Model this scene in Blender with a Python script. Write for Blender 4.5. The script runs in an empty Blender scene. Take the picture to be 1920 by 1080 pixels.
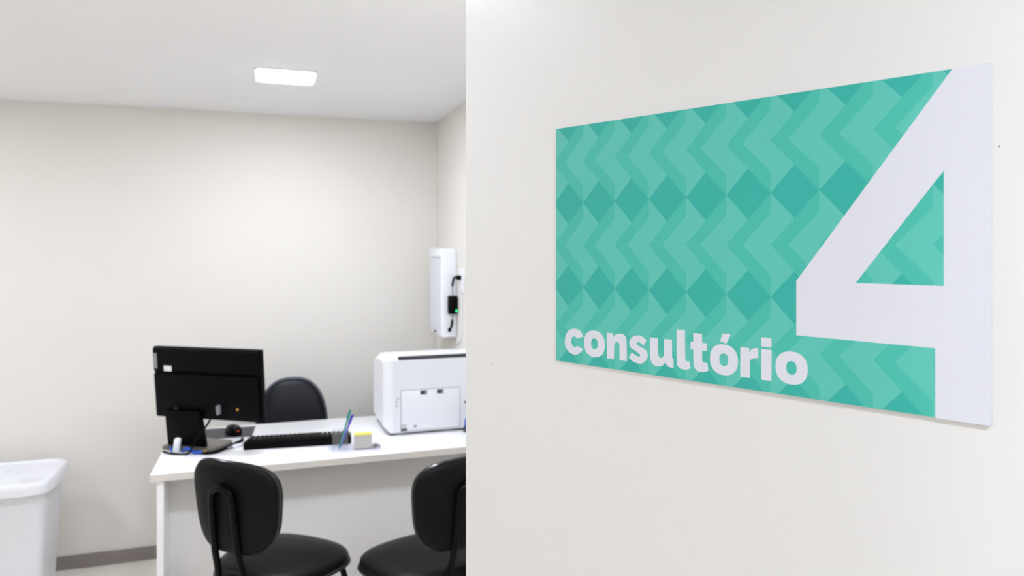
import bpy, bmesh, math, random
from math import sin, cos, pi, radians
from mathutils import Vector, Matrix
from mathutils.geometry import tessellate_polygon

# ------------------------------------------------------------------ camera, world, exposure
C = bpy.context.scene.collection
scene = bpy.context.scene
cam_data = bpy.data.cameras.new('camera')
cam = bpy.data.objects.new('camera', cam_data)
C.objects.link(cam)
cam.location = (0, 0, 1.6)
cam.rotation_euler = (radians(90), 0, radians(-18.5))
cam_data.sensor_width = 36
cam_data.lens = 1363 / 1920 * 36
cam_data.shift_y = -80 / 1920
cam_data.clip_start = 0.01
cam_data.dof.use_dof = True
cam_data.dof.focus_distance = 0.84
cam_data.dof.aperture_fstop = 7.5
scene.camera = cam

world = bpy.data.worlds.new('world')
scene.world = world
world.use_nodes = True
world.node_tree.nodes['Background'].inputs[0].default_value = (0.8, 0.85, 0.9, 1)
world.node_tree.nodes['Background'].inputs[1].default_value = 0.3

vs = scene.view_settings
vs.view_transform = 'Standard'
vs.look = 'None'
vs.gamma = 1.0
vs.use_curve_mapping = False
vs.exposure = 0.0

ROOM_PANEL = 80.0        # radiance of the room's LED panels
HALL_PANEL = 99.0        # radiance of the corridor's LED panels

# ------------------------------------------------------------------ materials
def lin(c):
    return tuple(((v / 255) / 12.92 if v / 255 <= 0.04045 else ((v / 255 + 0.055) / 1.055) ** 2.4) for v in c) + (1,)

def mat(name, rgb, rough=0.5, metal=0.0, spec=0.5, var=0.0, vscale=8.0, bump=0.0, bscale=200.0, trans=0.0, emit=None, estr=0.0, coat=0.0):
    m = bpy.data.materials.new(name)
    m.use_nodes = True
    nt = m.node_tree
    b = nt.nodes['Principled BSDF']
    col = lin(rgb)
    b.inputs['Base Color'].default_value = col
    b.inputs['Roughness'].default_value = rough
    b.inputs['Metallic'].default_value = metal
    b.inputs['Specular IOR Level'].default_value = spec
    b.inputs['Transmission Weight'].default_value = trans
    b.inputs['Coat Weight'].default_value = coat
    if emit:
        b.inputs['Emission Color'].default_value = emit
        b.inputs['Emission Strength'].default_value = estr
    tc = nt.nodes.new('ShaderNodeTexCoord')
    if var:
        n = nt.nodes.new('ShaderNodeTexNoise')
        n.inputs['Scale'].default_value = vscale
        n.inputs['Detail'].default_value = 4
        r = nt.nodes.new('ShaderNodeMapRange')
        r.inputs['To Min'].default_value = 1 - var
        r.inputs['To Max'].default_value = 1 + var
        mx = nt.nodes.new('ShaderNodeMix')
        mx.data_type = 'RGBA'
        mx.blend_type = 'MULTIPLY'
        mx.inputs[0].default_value = 1
        mx.inputs[6].default_value = col
        nt.links.new(tc.outputs['Object'], n.inputs['Vector'])
        nt.links.new(n.outputs[0], r.inputs['Value'])
        nt.links.new(r.outputs[0], mx.inputs[7])
        nt.links.new(mx.outputs[2], b.inputs['Base Color'])
    if bump:
        n2 = nt.nodes.new('ShaderNodeTexNoise')
        n2.inputs['Scale'].default_value = bscale
        n2.inputs['Detail'].default_value = 3
        bp = nt.nodes.new('ShaderNodeBump')
        bp.inputs['Strength'].default_value = bump
        bp.inputs['Distance'].default_value = 0.002
        nt.links.new(tc.outputs['Object'], n2.inputs['Vector'])
        nt.links.new(n2.outputs[0], bp.inputs['Height'])
        nt.links.new(bp.outputs[0], b.inputs['Normal'])
    return m

M = dict(
    wall=mat('beige_wall_paint', (233, 229, 221), 0.6, spec=0.3, var=0.012, vscale=2, bump=0.08, bscale=120),
    ceiling=mat('white_ceiling_paint', (247, 247, 247), 0.8, spec=0.2, var=0.01, vscale=2, bump=0.06, bscale=90),
    floor=mat('beige_floor_tile', (236, 229, 218), 0.35, var=0.03, vscale=5),
    base=mat('grey_baseboard_tile', (140, 132, 126), 0.5, var=0.05, vscale=14),
    door=mat('white_door_paint', (243, 241, 237), 0.5, spec=0.35, var=0.008, vscale=3, bump=0.05, bscale=150),
    frame=mat('white_door_frame_paint', (232, 229, 222), 0.5),
    sign_white=mat('sign_white_print', (237, 238, 246), 0.45, spec=0.3),
    sign_mid=mat('sign_mid_teal_print', (80, 201, 182), 0.42, spec=0.3, var=0.03, vscale=500),
    sign_dark=mat('sign_deep_teal_print', (60, 188, 174), 0.42, spec=0.3, var=0.03, vscale=500),
    sign_light=mat('sign_pale_teal_print', (101, 209, 192), 0.42, spec=0.3, var=0.03, vscale=500),
    sign_board=mat('sign_board_pvc', (232, 232, 228), 0.4),
    laminate=mat('white_laminate', (247, 247, 247), 0.3, var=0.01, vscale=20),
    laminate_edge_shade=mat('laminate_shaded_beige', (222, 216, 208), 0.45),  # white laminate with the front edge's shading put into the colour
    panel=mat('grey_white_laminate', (231, 229, 226), 0.45),
    black_plastic=mat('black_plastic', (5, 4, 6), 0.42, spec=0.08, var=0.1, vscale=60),
    gloss_black=mat('gloss_black_plastic', (62, 58, 55), 0.25),
    foot_plate=mat('foot_plate_painted_reflection', (98, 93, 88), 0.3),  # black plate; the room's grey reflection is put into its colour
    gloss_edge=mat('glossy_black_edging', (12, 12, 13), 0.2, spec=0.6),
    black_vinyl=mat('black_vinyl', (9, 9, 10), 0.36, spec=0.16, var=0.1, vscale=30, bump=0.25, bscale=500),
    shell=mat('black_chair_shell', (9, 9, 10), 0.5, spec=0.12, bump=0.3, bscale=350),
    navy_vinyl=mat('navy_black_vinyl', (14, 16, 22), 0.4, spec=0.22, var=0.1, vscale=30, bump=0.2, bscale=400),
    piping=mat('grey_black_piping', (74, 77, 88), 0.35),
    black_metal=mat('black_painted_steel', (3, 3, 3), 0.35, spec=0.1),
    chrome=mat('brushed_steel', (190, 190, 190), 0.3, metal=1.0),
    printer=mat('white_printer_plastic', (243, 243, 246), 0.4, var=0.01, vscale=20),
    printer_grey=mat('pale_grey_printer_plastic', (232, 233, 238), 0.45),
    dark=mat('dark_grey_plastic', (48, 50, 56), 0.5),
    mid_grey=mat('mid_grey_plastic', (140, 142, 146), 0.5),
    white=mat('white_plastic', (238, 239, 242), 0.35),
    bin=mat('white_bin_plastic', (232, 232, 236), 0.4, var=0.01, vscale=10),
    mark=mat('pale_blue_smudge', (206, 212, 228), 0.5),
    acrylic=mat('clear_acrylic', (232, 234, 246), 0.05, trans=1.0),
    blue=mat('blue_cable_jacket', (10, 84, 200), 0.4),
    yellow=mat('yellow_plastic', (214, 168, 60), 0.4),
    yellow_paper=mat('yellow_paper', (240, 224, 70), 0.7),
    paper=mat('stacked_paper', (192, 188, 182), 0.8, var=0.12, vscale=160),
    pen_green=mat('green_pen_plastic', (20, 140, 120), 0.3),
    pen_blue=mat('blue_pen_plastic', (60, 60, 190), 0.3),
    brown=mat('copper_brown_wire', (128, 96, 84), 0.4),
    led=mat('led_diffuser', (250, 250, 250), 0.5, emit=(0.915, 0.965, 1.085, 1), estr=ROOM_PANEL),
    led_hall=mat('corridor_led_diffuser', (250, 250, 250), 0.5, emit=(0.915, 0.965, 1.085, 1), estr=HALL_PANEL),
    green_led=mat('green_led', (20, 220, 110), 0.4, emit=(0.0, 0.7, 0.2, 1), estr=1.0),
    red_led=mat('red_led', (200, 40, 30), 0.4, emit=(0.8, 0.05, 0.02, 1), estr=0.12),
    milk=mat('milky_viewer_panel', (226, 228, 234), 0.3),
)

nt = M['acrylic'].node_tree
out = nt.nodes['Material Output']
tr, gl, mx = (nt.nodes.new(n) for n in ('ShaderNodeBsdfTransparent', 'ShaderNodeBsdfGlossy', 'ShaderNodeMixShader'))
mx.inputs[0].default_value = 0.06
tr.inputs[0].default_value = (0.955, 0.957, 0.99, 1)
gl.inputs['Roughness'].default_value = 0.05
nt.links.new(tr.outputs[0], mx.inputs[1])
nt.links.new(gl.outputs[0], mx.inputs[2])
nt.links.new(mx.outputs[0], out.inputs['Surface'])

# ------------------------------------------------------------------ helpers
def obj(name, bm, m, parent=None, smooth=True, angle=35):
    me = bpy.data.meshes.new(name)
    bmesh.ops.recalc_face_normals(bm, faces=bm.faces)
    bm.to_mesh(me)
    bm.free()
    for mm in (m if isinstance(m, (list, tuple)) else [m]):
        me.materials.append(M[mm])
    if smooth:
        me.polygons.foreach_set('use_smooth', [True] * len(me.polygons))
        me.set_sharp_from_angle(angle=radians(angle))
    o = bpy.data.objects.new(name, me)
    C.objects.link(o)
    if parent:
        o.parent = parent
    return o

def tag(o, label, cat, group=None):
    o['label'] = label
    o['category'] = cat
    if group:
        o['group'] = group
    return o

def thing(name, label, cat, loc=(0, 0, 0), rotz=0.0, group=None):
    o = bpy.data.objects.new(name, None)
    C.objects.link(o)
    o.location = loc
    o.rotation_euler = (0, 0, rotz)
    o.empty_display_size = 0.05
    return tag(o, label, cat, group)

def struct(name, bm, m, parent=None, smooth=False):
    o = obj(name, bm, m, parent, smooth)
    if not parent:
        o['kind'] = 'structure'
    return o

def bx(bm, x0, x1, y0, y1, z0, z1, bev=0.0, seg=2, mtx=None, mi=0):
    r = bmesh.ops.create_cube(bm, size=1)
    vsx = r['verts']
    for v in vsx:
        v.co = Vector(((x0 + x1) / 2 + v.co.x * (x1 - x0), (y0 + y1) / 2 + v.co.y * (y1 - y0), (z0 + z1) / 2 + v.co.z * (z1 - z0)))
    faces = set(f for v in vsx for f in v.link_faces)
    for f in faces:
        f.material_index = mi
    allv = set(vsx)
    if bev:
        edges = list(set(e for v in vsx for e in v.link_edges))
        rb = bmesh.ops.bevel(bm, geom=edges, offset=bev, segments=seg, affect='EDGES', profile=0.5)
        allv = set(v for v in allv if v.is_valid) | set(rb['verts'])
        for f in rb['faces']:
            f.material_index = mi
    if mtx:
        for v in allv:
            v.co = mtx @ v.co
    return allv

def box(*a, **k):
    bm = bmesh.new()
    bx(bm, *a, **k)
    return bm

def catmull(pts, n=6):
    P = [Vector(p) for p in pts]
    P = [2 * P[0] - P[1]] + P + [2 * P[-1] - P[-2]]
    out = []
    for i in range(1, len(P) - 2):
        for k in range(n):
            t = k / n
            a, b, c_, d = P[i - 1], P[i], P[i + 1], P[i + 2]
            out.append(0.5 * ((2 * b) + (c_ - a) * t + (2 * a - 5 * b + 4 * c_ - d) * t * t + (3 * b - a - 3 * c_ + d) * t ** 3))
    out.append(P[-2])
    return out

def tube(bm, pts, r, n=10, smooth=6, mi=0):
    P = catmull(pts, smooth) if smooth else [Vector(p) for p in pts]
    rad = r if callable(r) else (lambda t: r)
    rings = []
    up = Vector((0.13, 0.31, 0.94)).normalized()
    for i, p in enumerate(P):
        t = (P[min(i + 1, len(P) - 1)] - P[max(i - 1, 0)]).normalized()
        if i == 0:
            a = up.cross(t)
            if a.length < 0.05:
                a = Vector((1, 0, 0)).cross(t)
            a.normalize()
        else:
            a = (a - t * a.dot(t)).normalized()
        b = t.cross(a)
        rr = rad(i / (len(P) - 1))
        rings.append([bm.verts.new(p + (a * cos(2 * pi * k / n) + b * sin(2 * pi * k / n)) * rr) for k in range(n)])
    for i in range(len(rings) - 1):
        for k in range(n):
            f = bm.faces.new((rings[i][k], rings[i][(k + 1) % n], rings[i + 1][(k + 1) % n], rings[i + 1][k]))
            f.material_index = mi
    for rg in (rings[0], rings[-1]):
        bm.faces.new(rg).material_index = mi

def lathe(bm, prof, n=24, mtx=None):
    rings = []
    for r, z in prof:
        ring = []
        for k in range(n):
            p = Vector((r * cos(2 * pi * k / n), r * sin(2 * pi * k / n), z))
            ring.append(bm.verts.new(mtx @ p if mtx else p))
        rings.append(ring)
    for i in range(len(rings) - 1):
        for k in range(n):
            bm.faces.new((rings[i][k], rings[i][(k + 1) % n], rings[i + 1][(k + 1) % n], rings[i + 1][k]))
    bm.faces.new(rings[0])
    bm.faces.new(rings[-1])

def slab(bm, outline, prof, fn, n=56):
    """outline(t)->(u,v) closed curve; prof rings of (scale, depth); fn(u,v,depth)->point"""
    rings = []
    for sc, dp in prof:
        rings.append([bm.verts.new(fn(outline(2 * pi * k / n)[0] * sc, outline(2 * pi * k / n)[1] * sc, dp)) for k in range(n)])
    for i in range(len(rings) - 1):
        for k in range(n):
            bm.faces.new((rings[i][k], rings[i][(k + 1) % n], rings[i + 1][(k + 1) % n], rings[i + 1][k]))
    for ring, dp in ((rings[0], prof[0][1]), (rings[-1], prof[-1][1])):
        c0 = bm.verts.new(fn(0, 0, dp))
        for k in range(n):
            bm.faces.new((ring[k], ring[(k + 1) % n], c0))

def superell(a, b, e):
    def f(t):
        c_, s_ = cos(t), sin(t)
        return (a * math.copysign(abs(c_) ** (2 / e), c_), b * math.copysign(abs(s_) ** (2 / e), s_))
    return f

def flat_poly(bm, loops, y, mi=0):
    """fill loops (first outer, rest holes) of (x,z) at depth y"""
    vl = [[Vector((p[0], p[1], 0)) for p in lp] for lp in loops]
    flat = [bm.verts.new((p[0], y, p[1])) for lp in loops for p in lp]
    for tri in tessellate_polygon(vl):
        try:
            f = bm.faces.new([flat[i] for i in tri])
            f.material_index = mi
        except ValueError:
            pass

def clip_rect(poly, x0, x1, y0, y1):
    def clip(pl, inside, inter):
        out = []
        for i in range(len(pl)):
            a, b = pl[i - 1], pl[i]
            if inside(b):
                if not inside(a):
                    out.append(inter(a, b))
                out.append(b)
            elif inside(a):
                out.append(inter(a, b))
        return out
    def ix(v):
        return lambda a, b: (v, a[1] + (b[1] - a[1]) * (v - a[0]) / (b[0] - a[0]))
    def iy(v):
        return lambda a, b: (a[0] + (b[0] - a[0]) * (v - a[1]) / (b[1] - a[1]), v)
    for ins, it in ((lambda p: p[0] >= x0, ix(x0)), (lambda p: p[0] <= x1, ix(x1)), (lambda p: p[1] >= y0, iy(y0)), (lambda p: p[1] <= y1, iy(y1))):
        if poly:
            poly = clip(poly, ins, it)
    return poly

# ------------------------------------------------------------------ room shell
RX0, RX1, RY0, RY1, H = -2.8, 0.914, 0.25, 4.105, 2.302
struct('floor', box(-3.1, 2.2, -1.7, RY1 + 0.15, -0.1, 0), 'floor')
# ceiling with square openings for the recessed panels
PANELS = [(0.066, 3.16), (-1.95, 3.16), (0.15, 1.42), (-1.95, 1.40), (0.60, 1.40), (0.25, -0.60), (-1.75, -0.75)]
PW = 0.117
bm = bmesh.new()
xs = sorted(set([-3.1, 2.2] + [v for p in PANELS for v in (p[0] - PW, p[0] + PW)]))
ys = sorted(set([-1.7, RY1 + 0.15] + [v for p in PANELS for v in (p[1] - PW, p[1] + PW)]))
for i in range(len(xs) - 1):
    for j in range(len(ys) - 1):
        mx_, my_ = (xs[i] + xs[i + 1]) / 2, (ys[j] + ys[j + 1]) / 2
        if any(abs(mx_ - p[0]) < PW and abs(my_ - p[1]) < PW for p in PANELS):
            continue
        bx(bm, xs[i], xs[i + 1], ys[j], ys[j + 1], H, H + 0.06)
bmesh.ops.remove_doubles(bm, verts=bm.verts, dist=1e-5)
struct('ceiling', bm, 'ceiling')
struct('wall_back', box(-2.95, 2.2, RY1, RY1 + 0.15, 0, H), 'wall')
struct('wall_right', box(RX1, RX1 + 0.15, RY0, RY1, 0, H), 'wall')
struct('wall_left', box(RX0 - 0.15, RX0, RY0, RY1, 0, H), 'wall')
DX0, DX1, DH = -0.20, 0.668, 2.115
bm = bmesh.new()
bx(bm, -2.95, DX0 - 0.03, 0.10, RY0, 0, H)
bx(bm, DX1 + 0.03, 2.05, 0.10, RY0, 0, H)
bx(bm, DX0 - 0.03, DX1 + 0.03, 0.10, RY0, DH + 0.03, H)
struct('wall_front', bm, 'wall')
bm = bmesh.new()
bx(bm, -3.1, 2.2, -1.7, -1.55, 0, H)
struct('wall_corridor', bm, 'wall')
struct('wall_corridor_left', box(-3.1, -2.95, -1.55, RY0, 0, H), 'wall')
struct('wall_corridor_right', box(2.05, 2.2, -1.55, RY0, 0, H), 'wall')
struct('baseboard_back', box(RX0, RX1, RY1 - 0.011, RY1, 0, 0.066, bev=0.0015, seg=1), 'base')
struct('baseboard_right', box(RX1 - 0.011, RX1, RY0, RY1 - 0.011, 0, 0.066, bev=0.0015, seg=1), 'base')
struct('baseboard_left', box(RX0, RX0 + 0.011, RY0, RY1 - 0.011, 0, 0.066, bev=0.0015, seg=1), 'base')
# door frame
bm = bmesh.new()
bx(bm, DX0 - 0.03, DX0, 0.09, 0.26, 0, DH + 0.03)
bx(bm, DX1, DX1 + 0.03, 0.09, 0.26, 0, DH + 0.03)
bx(bm, DX0, DX1, 0.09, 0.26, DH, DH + 0.03)
struct('trim_1', bm, 'frame')

# ------------------------------------------------------------------ open door leaf, hinged on the right, swung into the room
SL, SR = Vector((0.3402, 0.8444, 0)), Vector((0.546, 0.4281, 0))        # sign's far and near ends on plan
along = (SR - SL).normalized()                                           # towards the hinge
rot = math.atan2(along.y, along.x)
nrm = Vector((along.y, -along.x, 0))                                     # out of the door face
free = SL - along * 0.1755
bm = box(0, 0.815, 0, 0.035, 0.008, 2.10, bev=0.0012, seg=2)
door = struct('door_1', bm, 'door', smooth=True)
door.location = free - nrm * 0.004
door.rotation_euler = (0, 0, rot)
bm = bmesh.new()
for sgn, y0 in ((-1, 0.0), (1, 0.035)):
    mtx = Matrix.Translation((0.06, y0, 1.0)) @ Matrix.Rotation(radians(90 if sgn < 0 else -90), 4, 'X')
    lathe(bm, [(0.026, 0), (0.026, 0.006), (0.011, 0.010), (0.009, 0.045)], 20, mtx)
    tube(bm, [(0.06, y0 + sgn * 0.042, 1.0), (0.10, y0 + sgn * 0.048, 1.0), (0.18, y0 + sgn * 0.046, 1.0)], 0.009, 10)
obj('door_handle', bm, 'chrome', door)
for z in (0.25, 1.05, 1.88):
    bm = bmesh.new()
    lathe(bm, [(0.006, z - 0.045), (0.006, z + 0.045)], 12, Matrix.Translation((0.819, 0.03, 0)))
    obj('hinge', bm, 'chrome', door)
# two pin specks in the paint
for px_, pz_ in ((0.0562, 1.438), (0.6446, 1.679)):
    bm = bmesh.new()
    lathe(bm, [(0.0007, 0), (0.0007, 0.0006)], 8, Matrix.Translation((px_, 0, pz_)) @ Matrix.Rotation(radians(90), 4, 'X'))
    obj('pin_speck', bm, 'mid_grey', door)

# ------------------------------------------------------------------ the sign on the door
SW, SH = 0.4644, 0.29
sign = thing('door_sign', 'teal zigzag sign reading consultório with large white 4 on the white door', 'sign', (SL.x, SL.y, 1.4557), rot)
obj('board', box(0, SW, 0.0002, 0.0042, 0, SH, bev=0.0003, seg=1), 'sign_board', sign)
S = SH                                                                    # print units -> metres
W_ = SW / SH
a_, b_ = 0.0815, 0.0873
bm = bmesh.new()
flat_poly(bm, [[(0.0005, 0.0005), (SW - 0.0005, 0.0005), (SW - 0.0005, SH - 0.0005), (0.0005, SH - 0.0005)]], 0.0, 0)
def put(poly, y, mi):
    pl = clip_rect([(p[0] * S, p[1] * S) for p in poly], 0.0005, SW - 0.0005, 0.0005, SH - 0.0005)
    if len(pl) >= 3:
        flat_poly(bm, [pl], y, mi)
for i in range(-1, 11):
    jx = 0.153 + 0.163 * i
    for j in range(-1, 4):
        jv = 0.325 + 0.35 * j
        put([(jx, jv), (jx + a_, jv + b_), (jx + 2 * a_, jv), (jx + a_, jv - b_)], -0.00006, 1)
        put([(jx, jv), (jx + a_, jv + b_), (jx, jv + 2 * b_), (jx - 1.25 * a_, jv + 2 * b_), (jx, jv + 0.8 * b_)], -0.0001, 2)
        put([(jx, jv + 4 * b_), (jx + a_, jv + 3 * b_), (jx, jv + 2 * b_), (jx - 1.25 * a_, jv + 2 * b_), (jx, jv + 3.2 * b_)], -0.0001, 2)
bmp = bm
me_o = obj('printed_pattern', bmp, ['sign_mid', 'sign_dark', 'sign_light'], sign, smooth=False)
bm = bmesh.new()
flat_poly(bm, [[(1.508 * S, SH), (SW, SH), (SW, 0), (1.4635 * S, 0), (1.4635 * S, 0.201 * S), (1.056 * S, 0.2025 * S), (1.056 * S, 0.381 * S)],
               [(1.4855 * S, 0.712 * S), (1.243 * S, 0.381 * S), (1.4855 * S, 0.381 * S)]], -0.00018)
obj('numeral', bm, 'sign_white', sign, smooth=False)

# letter outlines in sign units (x along the sign, z up; 1 = sign height); '*' marks a corner
LETTERS = [
    [(0.1536,0.1173,1),(0.1446,0.1324,0),(0.1302,0.1438,0),(0.1047,0.1466,0),(0.0807,0.1399,0),(0.0621,0.1228,0),(0.052,0.095,0),(0.0565,0.067,0),(0.0733,0.0473,0),(0.0955,0.0392,0),(0.1139,0.0388,0),(0.1356,0.048,0),(0.1529,0.0659,1),(0.1182,0.0762,1),(0.112,0.0714,0),(0.1036,0.07,0),(0.0955,0.0749,0),(0.0882,0.0911,0),(0.09,0.104,0),(0.0963,0.1116,0),(0.1047,0.1151,0),(0.112,0.1129,0),(0.1186,0.1065,1)],
    [(0.277,0.1441,1),(0.3089,0.1445,1),(0.3096,0.1301,1),(0.3254,0.1427,0),(0.3435,0.1466,0),(0.363,0.1424,0),(0.3727,0.1287,0),(0.375,0.1052,1),(0.3754,0.0407,1),(0.3403,0.0409,1),(0.3396,0.0966,1),(0.337,0.107,0),(0.3281,0.1128,0),(0.3182,0.1074,0),(0.3139,0.0955,1),(0.3123,0.041,1),(0.2771,0.0408,1)],
    [(0.4681,0.1306,1),(0.4533,0.1422,0),(0.4377,0.1466,0),(0.4221,0.146,0),(0.4031,0.1392,0),(0.3904,0.125,0),(0.3878,0.1103,0),(0.3936,0.0965,0),(0.4095,0.0888,0),(0.4315,0.078,0),(0.4393,0.0723,0),(0.4362,0.0663,0),(0.4284,0.0655,0),(0.4158,0.0699,0),(0.3984,0.0786,1),(0.3872,0.0551,1),(0.4032,0.0445,0),(0.4221,0.0393,0),(0.4425,0.039,0),(0.4595,0.0473,0),(0.4703,0.0614,0),(0.4734,0.0758,0),(0.4687,0.0908,0),(0.4533,0.0996,0),(0.4315,0.1066,0),(0.4221,0.1135,0),(0.4252,0.1198,0),(0.4331,0.121,0),(0.444,0.1168,0),(0.4548,0.1093,1)],
    [(0.4846,0.1449,1),(0.5196,0.1446,1),(0.5203,0.0883,1),(0.5239,0.076,0),(0.5328,0.0703,0),(0.5426,0.0754,0),(0.547,0.0872,1),(0.547,0.1439,1),(0.5821,0.1453,1),(0.5827,0.0796,1),(0.5845,0.0748,0),(0.5894,0.0728,1),(0.5894,0.0404,1),(0.5735,0.0403,0),(0.5618,0.0448,0),(0.553,0.0563,1),(0.5426,0.0451,0),(0.5263,0.039,0),(0.5083,0.0387,0),(0.4932,0.0472,0),(0.4865,0.0644,0),(0.4847,0.0873,1)],
    [(0.6028,0.1849,1),(0.6372,0.1851,1),(0.639,0.082,1),(0.6409,0.0748,0),(0.6466,0.0709,0),(0.6566,0.072,1),(0.6612,0.0478,1),(0.6482,0.041,0),(0.633,0.0386,0),(0.6308,0.0395,0),(0.6167,0.0423,0),(0.6067,0.0498,0),(0.6032,0.0619,1)],
    [(0.6722,0.1773,1),(0.7086,0.1776,1),(0.7093,0.145,1),(0.7288,0.1449,1),(0.7289,0.1171,1),(0.7093,0.1164,1),(0.7093,0.0829,1),(0.7123,0.0754,0),(0.7196,0.0736,0),(0.7298,0.0755,1),(0.7347,0.048,1),(0.7225,0.0418,0),(0.7079,0.0391,0),(0.6917,0.0403,0),(0.6783,0.0506,0),(0.6738,0.0672,1),(0.6728,0.1168,1),(0.6617,0.1168,1),(0.6617,0.1446,1),(0.6728,0.1451,1)],
    [(0.7905,0.1851,1),(0.8211,0.1851,1),(0.8045,0.1511,1),(0.7809,0.1576,1)],
    [(0.8581,0.1447,1),(0.8908,0.1448,1),(0.8916,0.1292,1),(0.9,0.1407,0),(0.9119,0.1461,0),(0.9242,0.1468,1),(0.9237,0.1134,1),(0.9106,0.1113,0),(0.9001,0.1072,0),(0.8935,0.102,1),(0.8936,0.0413,1),(0.8579,0.0411,1)],
    [(0.9348,0.1852,1),(0.9706,0.1858,1),(0.9712,0.1542,1),(0.9353,0.154,1)],
    [(0.9348,0.1448,1),(0.9715,0.1457,1),(0.9709,0.0418,1),(0.935,0.0409,1)],
]
def outline(pts, n=5):
    """points flagged 1 are corners; the runs between corners are smoothed"""
    k0 = next((i for i, p in enumerate(pts) if p[2]), 0)
    pts = pts[k0:] + pts[:k0 + 1]
    out, run = [], [pts[0][:2]]
    for p in pts[1:]:
        run.append(p[:2])
        if p[2]:
            out += ([Vector((q[0], q[1], 0)) for q in run] if len(run) == 2 else catmull([(q[0], q[1], 0) for q in run], n))[:-1]
            run = [p[:2]]
    return [(v.x * S, v.y * S) for v in out]
bm = bmesh.new()
for lp in LETTERS:
    flat_poly(bm, [outline(lp)], -0.00018)
for cx in (0.2125, 0.795, 1.0395):
    f, g = superell(0.0545 * S, 0.0545 * S, 2.25), superell(0.0176 * S, 0.0225 * S, 2.3)
    ring = lambda h: [(cx * S + h(2 * pi * k / 40)[0], 0.0932 * S + h(2 * pi * k / 40)[1]) for k in range(40)]
    flat_poly(bm, [ring(f), ring(g)], -0.00018)
obj('lettering', bm, 'sign_white', sign, smooth=False)

# ------------------------------------------------------------------ ceiling light panels
names = [('bright white square LED panel recessed in the ceiling above the desk', 'room'),
         ('white square LED panel in the far left of the room ceiling', 'room'),
         ('white square LED panel in the room ceiling just inside the open door', 'room'),
         ('white square LED panel in the near left of the room ceiling', 'room'),
         ('added square LED panel in the room ceiling behind the open door, unseen fill light', 'room'),  # extra panel, added to brighten the desk front and printer
         ('white square LED panel in the corridor ceiling before the doorway', 'hall'),
         ('white square LED panel in the corridor ceiling left of the doorway', 'hall')]
for (px, py), (lb, kind) in zip(PANELS, names):
    t = thing('ceiling_light', lb, 'ceiling light', (px, py, H))
    bm = bmesh.new()
    for x0, x1, y0, y1 in ((-0.122, 0.122, -0.122, -0.108), (-0.122, 0.122, 0.108, 0.122), (-0.122, -0.108, -0.108, 0.108), (0.108, 0.122, -0.108, 0.108)):
        bx(bm, x0, x1, y0, y1, -0.004, 0.0, bev=0.001, seg=1)
    obj('frame', bm, 'white', t)
    bm = bmesh.new()
    slab(bm, superell(0.112, 0.112, 14), [(1.0, 0.004), (1.0, -0.003), (0.98, -0.006)], lambda u, v, d: Vector((u, v, d)), 64)
    obj('diffuser', bm, 'led' if kind == 'room' else 'led_hall', t)

# ------------------------------------------------------------------ desk
DZ = 0.75
desk = thing('desk', 'white laminate office desk with recessed front panel against the right wall', 'desk', (0.24, 3.32, 0))
def local(o, *a, **k):
    b2 = box(*a, **k)
    bmesh.ops.translate(b2, verts=b2.verts, vec=-Vector(o.location))
    return b2
obj('desktop', local(desk, -0.417, 0.905, 2.975, 3.66, 0.722, DZ, bev=0.002, seg=2), 'laminate', desk)
obj('edge_shade', local(desk, -0.417, 0.905, 2.9735, 2.9752, 0.723, DZ - 0.0015), 'laminate_edge_shade', desk)  # thin strip whose beige paints the shading of the white edge
obj('side_panel', local(desk, -0.396, -0.372, 2.99, 3.63, 0.0, 0.722, bev=0.001, seg=1), 'laminate', desk)
obj('side_panel', local(desk, 0.868, 0.892, 2.99, 3.63, 0.0, 0.722, bev=0.001, seg=1), 'laminate', desk)
obj('front_panel', local(desk, -0.372, 0.868, 3.15, 3.168, 0.02, 0.722), 'panel', desk)

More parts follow.
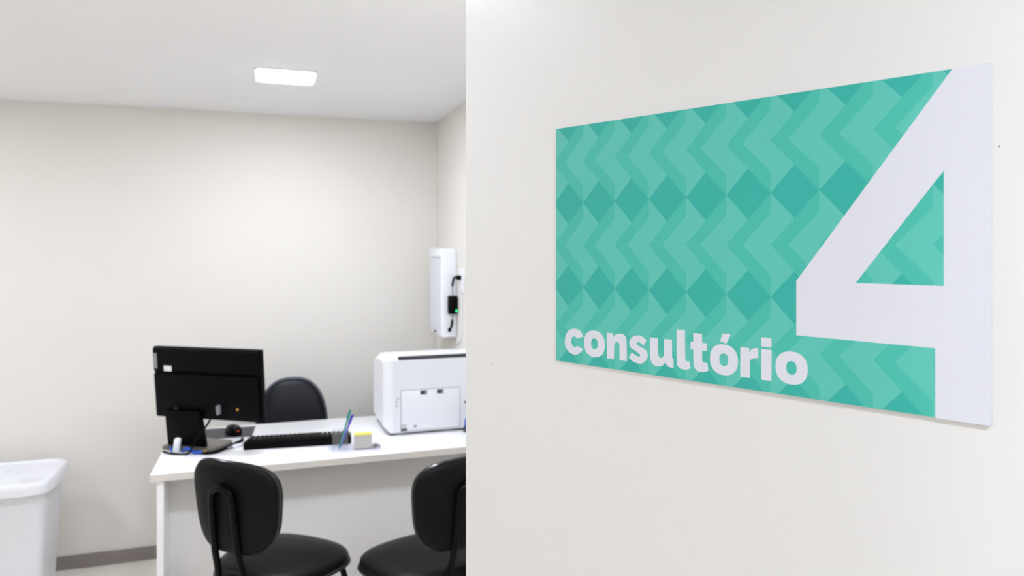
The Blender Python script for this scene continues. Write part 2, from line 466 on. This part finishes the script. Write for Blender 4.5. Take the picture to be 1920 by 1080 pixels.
# ------------------------------------------------------------------ visitor chairs
def make_chair(label):
    t = thing('visitor_chair', label, 'chair', group='black visitor chairs before the desk')
    bm = bmesh.new()
    fn = lambda u, v, d: Vector((u * (1 + 0.10 * v / 0.2), v, d + 0.010 * (1 - (u / 0.22) ** 2) * (1 if d > 0.43 else 0) - (0.018 * max(0, v / 0.2) ** 2 if d > 0.40 else 0.018 * max(0, v / 0.2) ** 2)))
    slab(bm, superell(0.212, 0.202, 2.9), [(0.90, 0.430), (0.97, 0.432), (1.0, 0.442), (1.0, 0.458), (0.985, 0.472), (0.94, 0.481), (0.80, 0.486), (0.5, 0.488)], fn)
    obj('seat', bm, 'black_vinyl', t, angle=60)
    bm = bmesh.new()
    o_ = superell(0.213, 0.203, 2.9)
    pts = [fn(*o_(2 * pi * k / 48), 0.443) for k in range(49)]
    tube(bm, pts, 0.006, 8, 0)
    obj('seat_edging', bm, 'gloss_edge', t)
    # backrest: padded front and shell at the back, wrapped round the sitter
    def bfn(u, v, d):
        return Vector((u * (1 + 0.09 * v / 0.15), -0.247 + d + 1.15 * u * u - 0.10 * v * 0.6, 0.732 + v))
    ob = superell(0.175, 0.152, 3.4)
    bm = bmesh.new()
    slab(bm, ob, [(0.985, -0.002), (1.0, 0.006), (0.995, 0.020), (0.96, 0.032), (0.85, 0.040), (0.5, 0.043)], bfn)
    obj('backrest', bm, 'black_vinyl', t, angle=60)
    bm = bmesh.new()
    tube(bm, [bfn(*ob(2 * pi * k / 56), 0.004) for k in range(57)], 0.0055, 8, 0)
    obj('back_edging', bm, 'gloss_edge', t)
    bm = bmesh.new()
    slab(bm, ob, [(0.6, -0.022), (0.88, -0.020), (0.97, -0.014), (1.005, -0.004), (1.005, 0.004), (0.98, 0.006)], bfn)
    obj('back_shell', bm, 'shell', t, angle=60)
    bm = bmesh.new()
    half = [(0.024, -0.286, 0.800), (0.042, -0.282, 0.778), (0.047, -0.273, 0.69), (0.050, -0.260, 0.59), (0.055, -0.243, 0.52), (0.074, -0.226, 0.44), (0.125, -0.240, 0.27), (0.185, -0.270, 0.0125)]
    path = [(-x, y, z) for x, y, z in reversed(half)] + [(0, -0.2875, 0.809)] + half
    tube(bm, path, 0.0115, 12, 6)
    obj('back_frame', bm, 'black_metal', t)
    for sx in (-1, 1):
        bm = bmesh.new()
        tube(bm, [(sx * 0.10, -0.02, 0.427), (sx * 0.15, 0.12, 0.414), (sx * 0.172, 0.155, 0.34), (sx * 0.19, 0.20, 0.0125)], 0.0115, 12, 6)
        leg = obj('front_leg', bm, 'black_metal', t)
        bm = bmesh.new()
        lathe(bm, [(0.014, 0), (0.014, 0.025), (0.0118, 0.03)], 14, Matrix.Translation((sx * 0.19, 0.20, 0)))
        obj('foot_cap', bm, 'black_plastic', leg)
    bm = bmesh.new()
    bx(bm, -0.10, 0.10, -0.235, -0.165, 0.42, 0.432)
    bx(bm, -0.13, 0.13, 0.10, 0.13, 0.418, 0.432)
    bx(bm, -0.02, 0.02, -0.18, 0.12, 0.421, 0.431)
    obj('seat_bracket', bm, 'black_metal', t)
    return t
ch1 = make_chair('black visitor chair facing the desk at its left end, shown whole')
ch1.location = (0.042, 2.762, 0)
ch1.rotation_euler.z = radians(-42)
def copy_tree(o, parent=None):
    c2 = o.copy()
    C.objects.link(c2)
    if parent:
        c2.parent = parent
    for ch in list(o.children):
        copy_tree(ch, c2)
    return c2
ch2 = copy_tree(ch1)
ch2['label'] = 'black visitor chair below the printer, half hidden by the white door'
ch2.location = (0.543, 2.612, 0)
ch2.rotation_euler.z = radians(20)

# ------------------------------------------------------------------ office chair behind the desk
oc = thing('office_chair', 'dark office chair with rounded piped backrest behind the desk, by the wall', 'chair', (0.112, 3.60, 0))
def ofn(u, v, d):
    return Vector((u * (1 - 0.12 * max(0, v) / 0.23), 0.235 - d + 0.04 * (v / 0.23) - 0.5 * u * u, 0.705 + v))
oo = superell(0.172, 0.222, 2.7)
bm = bmesh.new()
slab(bm, oo, [(0.95, -0.03), (1.0, -0.015), (1.0, 0.0), (0.95, 0.018), (0.8, 0.030), (0.45, 0.034)], ofn)
obj('backrest', bm, 'navy_vinyl', oc, angle=60)
bm = bmesh.new()
tube(bm, [ofn(*[q * 0.985 for q in oo(2 * pi * k / 48)], 0.008) for k in range(49)], 0.007, 8, 0)
obj('piping', bm, 'piping', oc)
bm = bmesh.new()
slab(bm, superell(0.225, 0.215, 3.2), [(0.9, 0.43), (1.0, 0.445), (1.0, 0.475), (0.95, 0.49), (0.7, 0.498)], lambda u, v, d: Vector((u, v - 0.01, d)))
obj('seat', bm, 'navy_vinyl', oc, angle=60)
bm = bmesh.new()
tube(bm, [(0, 0.10, 0.425), (0, 0.22, 0.43), (0, 0.272, 0.50), (0, 0.268, 0.64)], 0.016, 10)
obj('back_bar', bm, 'black_metal', oc)
bm = bmesh.new()
lathe(bm, [(0.028, 0.09), (0.028, 0.27), (0.018, 0.275), (0.018, 0.42), (0.09, 0.425), (0.09, 0.432)], 20)
obj('gas_column', bm, 'black_metal', oc)
for k in range(5):
    an = 2 * pi * k / 5 + pi / 2
    bm = bmesh.new()
    tube(bm, [(0.02 * cos(an), 0.02 * sin(an), 0.10), (0.15 * cos(an), 0.15 * sin(an), 0.085), (0.27 * cos(an), 0.27 * sin(an), 0.066)], lambda q: 0.02 - 0.008 * q, 8, 3)
    lg = obj('base_leg', bm, 'black_plastic', oc)
    bm = bmesh.new()
    lathe(bm, [(0.018, -0.018), (0.025, -0.012), (0.025, 0.012), (0.018, 0.018)], 16, Matrix.Translation((0.262 * cos(an), 0.262 * sin(an), 0.0255)) @ Matrix.Rotation(an, 4, 'Z') @ Matrix.Rotation(pi / 2, 4, 'X'))
    lathe(bm, [(0.006, 0.03), (0.006, 0.065)], 8, Matrix.Translation((0.262 * cos(an), 0.262 * sin(an), 0)))
    obj('caster', bm, 'black_plastic', lg)

# ------------------------------------------------------------------ monitor (its back to the camera)
mon = thing('monitor', 'black flat computer monitor seen from behind on the desk\'s left end', 'monitor', (-0.237, 3.268, DZ), radians(-32.3))
TILT = Matrix.Translation((0, 0, 0.275)) @ Matrix.Rotation(radians(5), 4, 'X') @ Matrix.Translation((0, 0, -0.275))
def mb(*a, **k):
    return box(*a, mtx=TILT, **k)
obj('screen_frame', mb(-0.2545, 0.2545, -0.008, 0.016, 0.125, 0.425, bev=0.003), 'black_plastic', mon)
obj('screen', mb(-0.243, 0.243, 0.0155, 0.017, 0.142, 0.413), 'gloss_black', mon)
obj('back_cover', mb(-0.243, 0.243, -0.030, -0.007, 0.130, 0.318, bev=0.008), 'black_plastic', mon)
obj('upper_band', mb(-0.250, 0.250, -0.019, -0.007, 0.323, 0.421, bev=0.005), 'black_plastic', mon)
obj('edge_label', mb(-0.2475, -0.229, -0.0200, -0.0192, 0.335, 0.400), 'mid_grey', mon)['label'] = 'grey strip label'
obj('sticker', mb(-0.198, -0.160, -0.0202, -0.0190, 0.325, 0.348, bev=0.0004, seg=1), 'white', mon)['label'] = 'white sticker'
for x0, w, z in ((-0.150, 0.016, 0.165), (-0.115, 0.02, 0.155), (-0.075, 0.02, 0.152)):
    obj('port', mb(x0, x0 + w, -0.033, -0.029, z, z + 0.010, bev=0.001, seg=1), 'dark', mon)
pl = obj('video_plug', mb(0.064, 0.074, -0.050, -0.029, 0.160, 0.198, bev=0.002), 'mid_grey', mon)
pl['label'] = 'pale grey plug'
obj('audio_jack', mb(0.148, 0.157, -0.036, -0.029, 0.178, 0.187, bev=0.002), 'yellow', mon)['label'] = 'yellow jack'
bm = bmesh.new()
vsn = bx(bm, -0.180, -0.015, -0.050, -0.026, 0.010, 0.165, bev=0.006)
for v in vsn:
    v.co.y += 0.035 * (1 - (v.co.z - 0.010) / 0.19)
    v.co.x += (v.co.x + 0.0975) * 0.10 * (1 - (v.co.z - 0.010) / 0.19)
obj('stand_neck', bm, 'black_plastic', mon)
bm = bmesh.new()
slab(bm, superell(0.125, 0.085, 6), [(1.0, 0.0), (1.0, 0.010), (0.98, 0.013), (0.9, 0.0135)], lambda u, v, d: Vector((u - 0.078, v + 0.035, d)))
obj('stand_base', bm, 'foot_plate', mon, angle=50)['label'] = 'black foot plate, grey reflection painted in'
def by_monitor(x, y, z):
    q = radians(-32.3)
    return (-0.237 + x * cos(q) - y * sin(q), 3.268 + x * sin(q) + y * cos(q), DZ + z)

# ------------------------------------------------------------------ keyboard, mouse, mouse pad
kb = thing('keyboard', 'long black computer keyboard on the desk between monitor and pen holder', 'keyboard', (0.124, 3.258, DZ), radians(174.5))
bm = bmesh.new()
vsn = bx(bm, -0.218, 0.218, -0.072, 0.072, 0.0, 0.022, bev=0.004)
for v in vsn:
    v.co.z *= 0.75 + 0.85 * (v.co.y + 0.072) / 0.144
obj('case', bm, 'black_plastic', kb)
bm = bmesh.new()
random.seed(4)
for row in range(6):
    y = -0.058 + row * 0.0202 + (0.006 if row == 5 else 0)
    x = -0.209
    while x < 0.198:
        w = 0.018 if row else (0.11 if -0.10 < x < -0.05 else 0.018)
        zt = (0.022 * (0.75 + 0.85 * (y + 0.072) / 0.144))
        bx(bm, x, x + w - 0.003, y - 0.0075, y + 0.0075, zt - 0.004, zt + 0.007, bev=0.0015, seg=1)
        x += w + 0.001
k_ = obj('keys', bm, 'black_plastic', kb)
k_['kind'] = 'stuff'
mp = tag(obj('mouse_pad', box(-0.11, 0.11, -0.09, 0.09, 0, 0.003, bev=0.001, seg=1), 'dark'), 'thin dark grey mouse pad under the mouse behind the keyboard', 'mouse pad')
mp.location = (-0.175, 3.53, DZ)
mp.rotation_euler.z = radians(-4)
ms = thing('computer_mouse', 'small black mouse with red light on the pad behind monitor base', 'mouse', (-0.150, 3.50, DZ + 0.003), radians(200))
bm = bmesh.new()
slab(bm, superell(0.031, 0.054, 2.4), [(1.0, 0.001), (1.03, 0.008), (0.98, 0.02), (0.8, 0.031), (0.5, 0.037), (0.2, 0.039)], lambda u, v, d: Vector((u, v, d)), 32)
obj('body', bm, 'black_plastic', ms, angle=60)
bm = bmesh.new()
lathe(bm, [(0.009, -0.003), (0.009, 0.003)], 14, Matrix.Translation((0, 0.028, 0.031)) @ Matrix.Rotation(pi / 2, 4, 'Y'))
obj('scroll_wheel', bm, 'dark', ms)
bm = bmesh.new()
lathe(bm, [(0.006, 0.0), (0.005, 0.002)], 12, Matrix.Translation((-0.003, 0.051, 0.018)) @ Matrix.Rotation(-pi / 2, 4, 'X'))
obj('red_light', bm, 'red_led', ms)

# ------------------------------------------------------------------ cables and plugs by the monitor foot
def cable(name, pts, r, m, label, cat='cable', n=8):
    o0 = Vector(pts[0])
    bm = bmesh.new()
    tube(bm, [Vector(p) - o0 for p in pts], r, n, 6)
    o = tag(obj(name, bm, m), label, cat)
    o.location = o0
    return o
nc = cable('network_cable', [by_monitor(*p) for p in ((-0.075, -0.066, 0.006), (-0.055, -0.070, 0.020), (-0.035, -0.070, 0.018), (-0.012, -0.076, 0.008), (0.012, -0.070, 0.010), (0.022, -0.064, 0.009))], 0.0055, 'blue', 'bright blue network cable curling in front of the monitor foot')
bm = bmesh.new()
bx(bm, 0, 0.014, -0.006, 0.006, -0.005, 0.006, bev=0.001, seg=1, mtx=Matrix.Translation(Vector(by_monitor(0.021, -0.064, 0.009)) - nc.location) @ Matrix.Rotation(radians(-12), 4, 'Z'))
obj('plug', bm, 'yellow', nc)['label'] = 'amber plug'
cable('power_cable', [by_monitor(*p) for p in ((-0.02, -0.062, 0.007), (0.045, -0.064, 0.007), (0.068, -0.03, 0.007), (0.066, 0.06, 0.007), (0.064, 0.13, 0.007), (0.050, 0.16, 0.007))], 0.007, 'black_plastic', 'black power cable running round the right of the monitor foot')
cable('video_cable', [by_monitor(*p) for p in ((0.066, -0.060, 0.172), (0.055, -0.080, 0.130), (0.000, -0.092, 0.05), (-0.03, -0.090, 0.006), (-0.10, -0.100, 0.005), (-0.15, -0.085, 0.005))], 0.004, 'black_plastic', 'thin black video cable hanging from the back of the monitor')
wp = thing('power_plug', 'white upright plug adapter left of the blue cable on the desk', 'plug', by_monitor(-0.100, -0.074, 0), radians(-20))
obj('body', box(-0.012, 0.012, -0.012, 0.012, 0, 0.062, bev=0.007, seg=3, mtx=Matrix.Rotation(radians(9), 4, 'Y')), 'white', wp)
bm = bmesh.new()
tube(bm, [(-0.012, -0.004, 0.004), (-0.028, 0.01, 0.02), (-0.024, 0.03, 0.012), (-0.03, 0.07, 0.004)], 0.003, 8)
obj('cord', bm, 'blue', wp)
wc = thing('cable_connector', 'small white cable connector lying left of the keyboard', 'connector', (-0.118, 3.275, DZ), radians(38))
obj('body', box(-0.032, 0.022, -0.009, 0.009, 0, 0.013, bev=0.004), 'white', wc)
obj('strain_relief', box(-0.055, -0.031, -0.005, 0.005, 0.002, 0.011, bev=0.003), 'mid_grey', wc)

# ------------------------------------------------------------------ pen organiser with pens, notes and clips
og = thing('pen_organizer', 'clear acrylic desk organizer with pen cup and tray', 'organizer', (0.342, 3.088, DZ), radians(-6))
obj('tray', box(-0.108, 0.108, -0.058, 0.058, 0, 0.004, bev=0.0015, seg=1), 'acrylic', og)
bm = bmesh.new()
for x0, x1, y0, y1 in ((-0.092, -0.028, -0.034, -0.0315), (-0.092, -0.028, 0.0315, 0.034), (-0.092, -0.0895, -0.0315, 0.0315), (-0.0305, -0.028, -0.0315, 0.0315)):
    bx(bm, x0, x1, y0, y1, 0.004, 0.082)
obj('pen_cup', bm, 'acrylic', og)
bm = bmesh.new()
for x0, x1, y0, y1 in ((0.056, 0.102, -0.03, -0.028), (0.056, 0.102, 0.028, 0.03), (0.100, 0.102, -0.028, 0.028)):
    bx(bm, x0, x1, y0, y1, 0.004, 0.020)
obj('clip_tray', bm, 'acrylic', og)
def pen(name, p0, p1, m, label):
    p0, p1 = Vector(p0), Vector(p1)
    t = thing(name, label, 'pen', p0)
    ln = (p1 - p0).length
    t.rotation_mode = 'QUATERNION'
    t.rotation_quaternion = (p1 - p0).to_track_quat('Z', 'Y')
    bm = bmesh.new()
    lathe(bm, [(0.0008, 0), (0.0035, 0.012), (0.0038, 0.016), (0.0038, ln - 0.045)], 10)
    obj('barrel', bm, m, t)
    bm = bmesh.new()
    lathe(bm, [(0.0045, ln - 0.048), (0.0047, ln - 0.006), (0.0035, ln)], 10)
    bx(bm, -0.0015, 0.0015, 0.0045, 0.0068, ln - 0.04, ln - 0.004)
    obj('cap', bm, m, t)
pen('pen', (0.2735, 3.080, DZ + 0.0045), (0.327, 3.118, DZ + 0.158), 'pen_green', 'green pen leaning tallest out of the clear pen cup')
pen('pen', (0.2800, 3.100, DZ + 0.0045), (0.337, 3.120, DZ + 0.137), 'pen_blue', 'blue pen leaning in the clear pen cup right of the green one')
nb = thing('note_block', 'cube of note paper with yellow top sheets beside the pen cup', 'notepad', (0.3735, 3.083, DZ + 0.004), radians(-6))
obj('paper_stack', box(-0.0365, 0.0365, -0.016, 0.016, 0, 0.056, bev=0.0005, seg=1), 'paper', nb)
obj('top_sheets', box(-0.0368, 0.0362, -0.0158, 0.0164, 0.056, 0.0595, bev=0.0005, seg=1), 'yellow_paper', nb)['label'] = 'yellow top sheets'
bm = bmesh.new()
random.seed(7)
for k in range(14):
    mt = Matrix.Translation((random.uniform(-0.012, 0.012), random.uniform(-0.014, 0.014), 0.0015 + k * 0.0006)) @ Matrix.Rotation(random.uniform(0, 6.28), 4, 'Z') @ Matrix.Rotation(random.uniform(-0.15, 0.15), 4, 'X')
    tube(bm, [mt @ Vector(p) for p in ((-0.010, 0.002, 0), (0.008, 0.003, 0), (0.011, 0, 0), (0.008, -0.003, 0), (-0.009, -0.003, 0), (-0.011, -0.0005, 0), (0.004, 0.001, 0))], 0.0006, 5, 2)
pc = obj('paper_clips', bm, 'brown')
pc['kind'] = 'stuff'
tag(pc, 'small heap of coppery paper clips at the tray\'s right end', 'paper clips')
pc.location = (0.4265, 3.079, DZ + 0.0045)

# ------------------------------------------------------------------ printer (its rear faces the camera)
pr = thing('printer', 'large white laser printer, rear door towards the viewer, on desk\'s right end', 'printer', (0.69, 3.42, DZ))
bm = bmesh.new()
prof = [(-0.181, 0.012), (-0.181, 0.338), (-0.165, 0.356), (-0.02, 0.352), (0.12, 0.330), (0.18, 0.306), (0.18, 0.012)]
vl = [bm.verts.new((-0.205, y, z)) for y, z in prof]
vr = [bm.verts.new((0.210, y, z)) for y, z in prof]
fl = bm.faces.new(vl)
bm.faces.new(list(reversed(vr)))
for i in range(len(prof)):
    j = (i + 1) % len(prof)
    bm.faces.new((vl[i], vr[i], vr[j], vl[j]))
bmesh.ops.recalc_face_normals(bm, faces=bm.faces)
bmesh.ops.bevel(bm, geom=list(fl.edges), offset=0.028, segments=1, affect='EDGES')
obj('body', bm, 'printer', pr, angle=25)
bm = bmesh.new()
bx(bm, -0.165, 0.205, -0.1835, -0.180, 0.014, 0.336, bev=0.001, seg=1)
obj('rear_panel', bm, 'printer_grey', pr)
bm = bmesh.new()
bx(bm, -0.143, 0.205, -0.1815, -0.160, 0.331, 0.352, bev=0.004)
obj('vent_slot', bm, 'dark', pr)['label'] = 'dark slot along the rear top edge'
bm = bmesh.new()
bx(bm, -0.131, 0.1425, -0.1845, -0.183, 0.018, 0.2025)
obj('door_gap', bm, 'mid_grey', pr)
rd = obj('rear_door', box(-0.1285, 0.1400, -0.1875, -0.1835, 0.0205, 0.2000, bev=0.0015, seg=2), 'printer_grey', pr)
for x in (-0.028, 0.048):
    bm = bmesh.new()
    bx(bm, x - 0.015, x + 0.015, -0.1885, -0.1870, 0.178, 0.197, bev=0.0006, seg=1)
    obj('latch_recess', bm, 'dark', rd)['label'] = 'dark latch recess'
    obj('latch', box(x + 0.005, x + 0.013, -0.1895, -0.1883, 0.182, 0.194), 'mid_grey', rd)
obj('hinge_block', box(-0.130, -0.104, -0.189, -0.186, 0.020, 0.031, bev=0.001, seg=1), 'dark', pr)
bm = bmesh.new()
for zz in (0.036, 0.045):
    bx(bm, -0.130, -0.106, -0.1885, -0.1872, zz, zz + 0.003)
obj('rib', bm, 'mid_grey', pr)
obj('button', box(-0.074, -0.060, -0.1892, -0.187, 0.033, 0.043, bev=0.001, seg=1), 'mid_grey', pr)
for z in (0.135, 0.152, 0.165):
    bm = bmesh.new()
    lathe(bm, [(0.004, 0), (0.004, 0.001)], 12, Matrix.Translation((-0.150 + (0.006 if z > 0.16 else 0), -0.1835, z)) @ Matrix.Rotation(pi / 2, 4, 'X'))
    obj('screw', bm, 'mid_grey', pr)
for x in (-0.165, 0.175):
    for y in (-0.145, 0.145):
        obj('foot', box(x - 0.012, x + 0.012, y - 0.012, y + 0.012, 0, 0.013), 'dark', pr)
pcb = cable('printer_cable', [(0.852, 3.2300, 0.885), (0.860, 3.205, 0.87), (0.858, 3.205, 0.82), (0.846, 3.205, 0.775), (0.842, 3.202, DZ + 0.006), (0.872, 3.20, DZ + 0.005)], 0.004, 'dark', 'dark cable hanging behind the printer beside the door edge')
obj('connector', box(-0.006, 0.012, -0.032, -0.018, -0.115, -0.075, bev=0.003), 'blue', pcb)['label'] = 'blue connector'

# ------------------------------------------------------------------ light box on the right wall, adapter, outlet
vb = thing('light_box', 'tall slim white light box mounted on the right wall near the corner', 'light box', (RX1, 3.763, 1.357))
bm = bmesh.new()
bx(bm, -0.080, 0.0, -0.143, 0.143, -0.228, 0.228, bev=0.008, seg=3)
obj('housing', bm, 'white', vb)
obj('viewing_panel', box(-0.0815, -0.079, -0.125, 0.130, -0.195, 0.185, bev=0.0008, seg=1), 'milk', vb)
obj('top_lip', box(-0.090, -0.079, -0.135, 0.135, 0.184, 0.200, bev=0.002), 'white', vb)
bm = bmesh.new()
lathe(bm, [(0.006, 0), (0.006, 0.008)], 12, Matrix.Translation((-0.079, -0.01, -0.208)) @ Matrix.Rotation(-pi / 2, 4, 'Y'))
obj('switch_knob', bm, 'dark', vb)
obj('bottom_plug', box(-0.048, -0.032, -0.155, -0.142, -0.198, -0.180, bev=0.003), 'black_plastic', vb)
ad = thing('power_adapter', 'black power adapter with green light hanging on the light box side', 'adapter', (RX1 - 0.026, 3.600, 1.297))
obj('body', box(-0.026, 0.022, -0.015, 0.015, -0.046, 0.046, bev=0.006), 'black_plastic', ad)
obj('green_light', box(0.010, 0.020, -0.0165, -0.0148, -0.034, -0.022), 'green_led', ad)
bm = bmesh.new()
tube(bm, [(0.0, 0, 0.045), (-0.003, 0.0, 0.075), (-0.004, -0.002, 0.10)], 0.0025, 8)
obj('upper_cord', bm, 'mid_grey', ad)
bm = bmesh.new()
tube(bm, [(-0.004, -0.002, 0.095), (0.0, -0.004, 0.12), (0.006, -0.006, 0.143)], 0.006, 8)
tube(bm, [(0.006, -0.006, 0.143), (0.015, -0.035, 0.143), (0.022, -0.07, 0.141)], 0.003, 8)
obj('upper_lead', bm, 'black_plastic', ad)
bm = bmesh.new()
tube(bm, [(0.0, 0, -0.045), (-0.004, 0.0, -0.075)], 0.0025, 8, 2)
obj('lower_cord', bm, 'mid_grey', ad)
bm = bmesh.new()
tube(bm, [(-0.004, 0.0, -0.075), (-0.006, 0.002, -0.105), (-0.014, 0.010, -0.126)], 0.006, 8)
obj('lower_lead', bm, 'black_plastic', ad)
wo = thing('wall_outlet', 'white outlet plate on the right wall beside the light box', 'outlet', (RX1, 3.505, 1.425))
obj('plate', box(-0.010, 0.0, -0.040, 0.040, -0.060, 0.060, bev=0.003), 'white', wo)
obj('plug', box(-0.034, -0.009, -0.014, 0.014, 0.004, 0.026, bev=0.004), 'black_plastic', wo)
bm = bmesh.new()
tube(bm, [(-0.005, 0.0, -0.058), (-0.005, 0.0, -0.2), (-0.006, 0.03, -0.3), (-0.005, 0.12, -0.33)], 0.003, 8)
obj('wire', bm, 'white', wo)

# ------------------------------------------------------------------ lidded bin at the left
tb = thing('waste_bin', 'large white lidded bin by the back wall, left of the desk', 'bin', (-1.13, 3.80, 0))
bm = bmesh.new()
slab(bm, superell(0.208, 0.160, 9), [(0.80, 0.0), (0.83, 0.006), (0.86, 0.04), (0.985, 0.515), (1.0, 0.525), (1.0, 0.533), (0.97, 0.534)], lambda u, v, d: Vector((u, v + 0.018, d)), 72)
obj('body', bm, 'bin', tb, angle=40)
bm = bmesh.new()
slab(bm, superell(0.233, 0.207, 5.5), [(0.955, 0.527), (1.0, 0.529), (1.005, 0.560), (0.99, 0.572), (0.965, 0.579), (0.90, 0.581), (0.885, 0.575), (0.872, 0.5725), (0.4, 0.5745)], lambda u, v, d: Vector((u, v, d)), 72)
lid = obj('lid', bm, 'bin', tb, angle=40)
# soft raised mould marks on the lid
random.seed(11)
for cx, cy, r0 in ((-0.05, -0.02, 0.026), (0.03, 0.05, 0.024), (0.075, -0.005, 0.018), (0.005, -0.065, 0.016), (-0.12, 0.02, 0.024)):
    bm = bmesh.new()
    pts = [(cx + r0 * cos(q), cy + 0.9 * r0 * sin(q), 0.5745) for q in [0.4 + 0.5 * i for i in range(9)]]
    tube(bm, pts, 0.0026, 6, 3)
    obj('lid_mark', bm, 'mark', lid)['label'] = 'faint bluish mark on the lid'
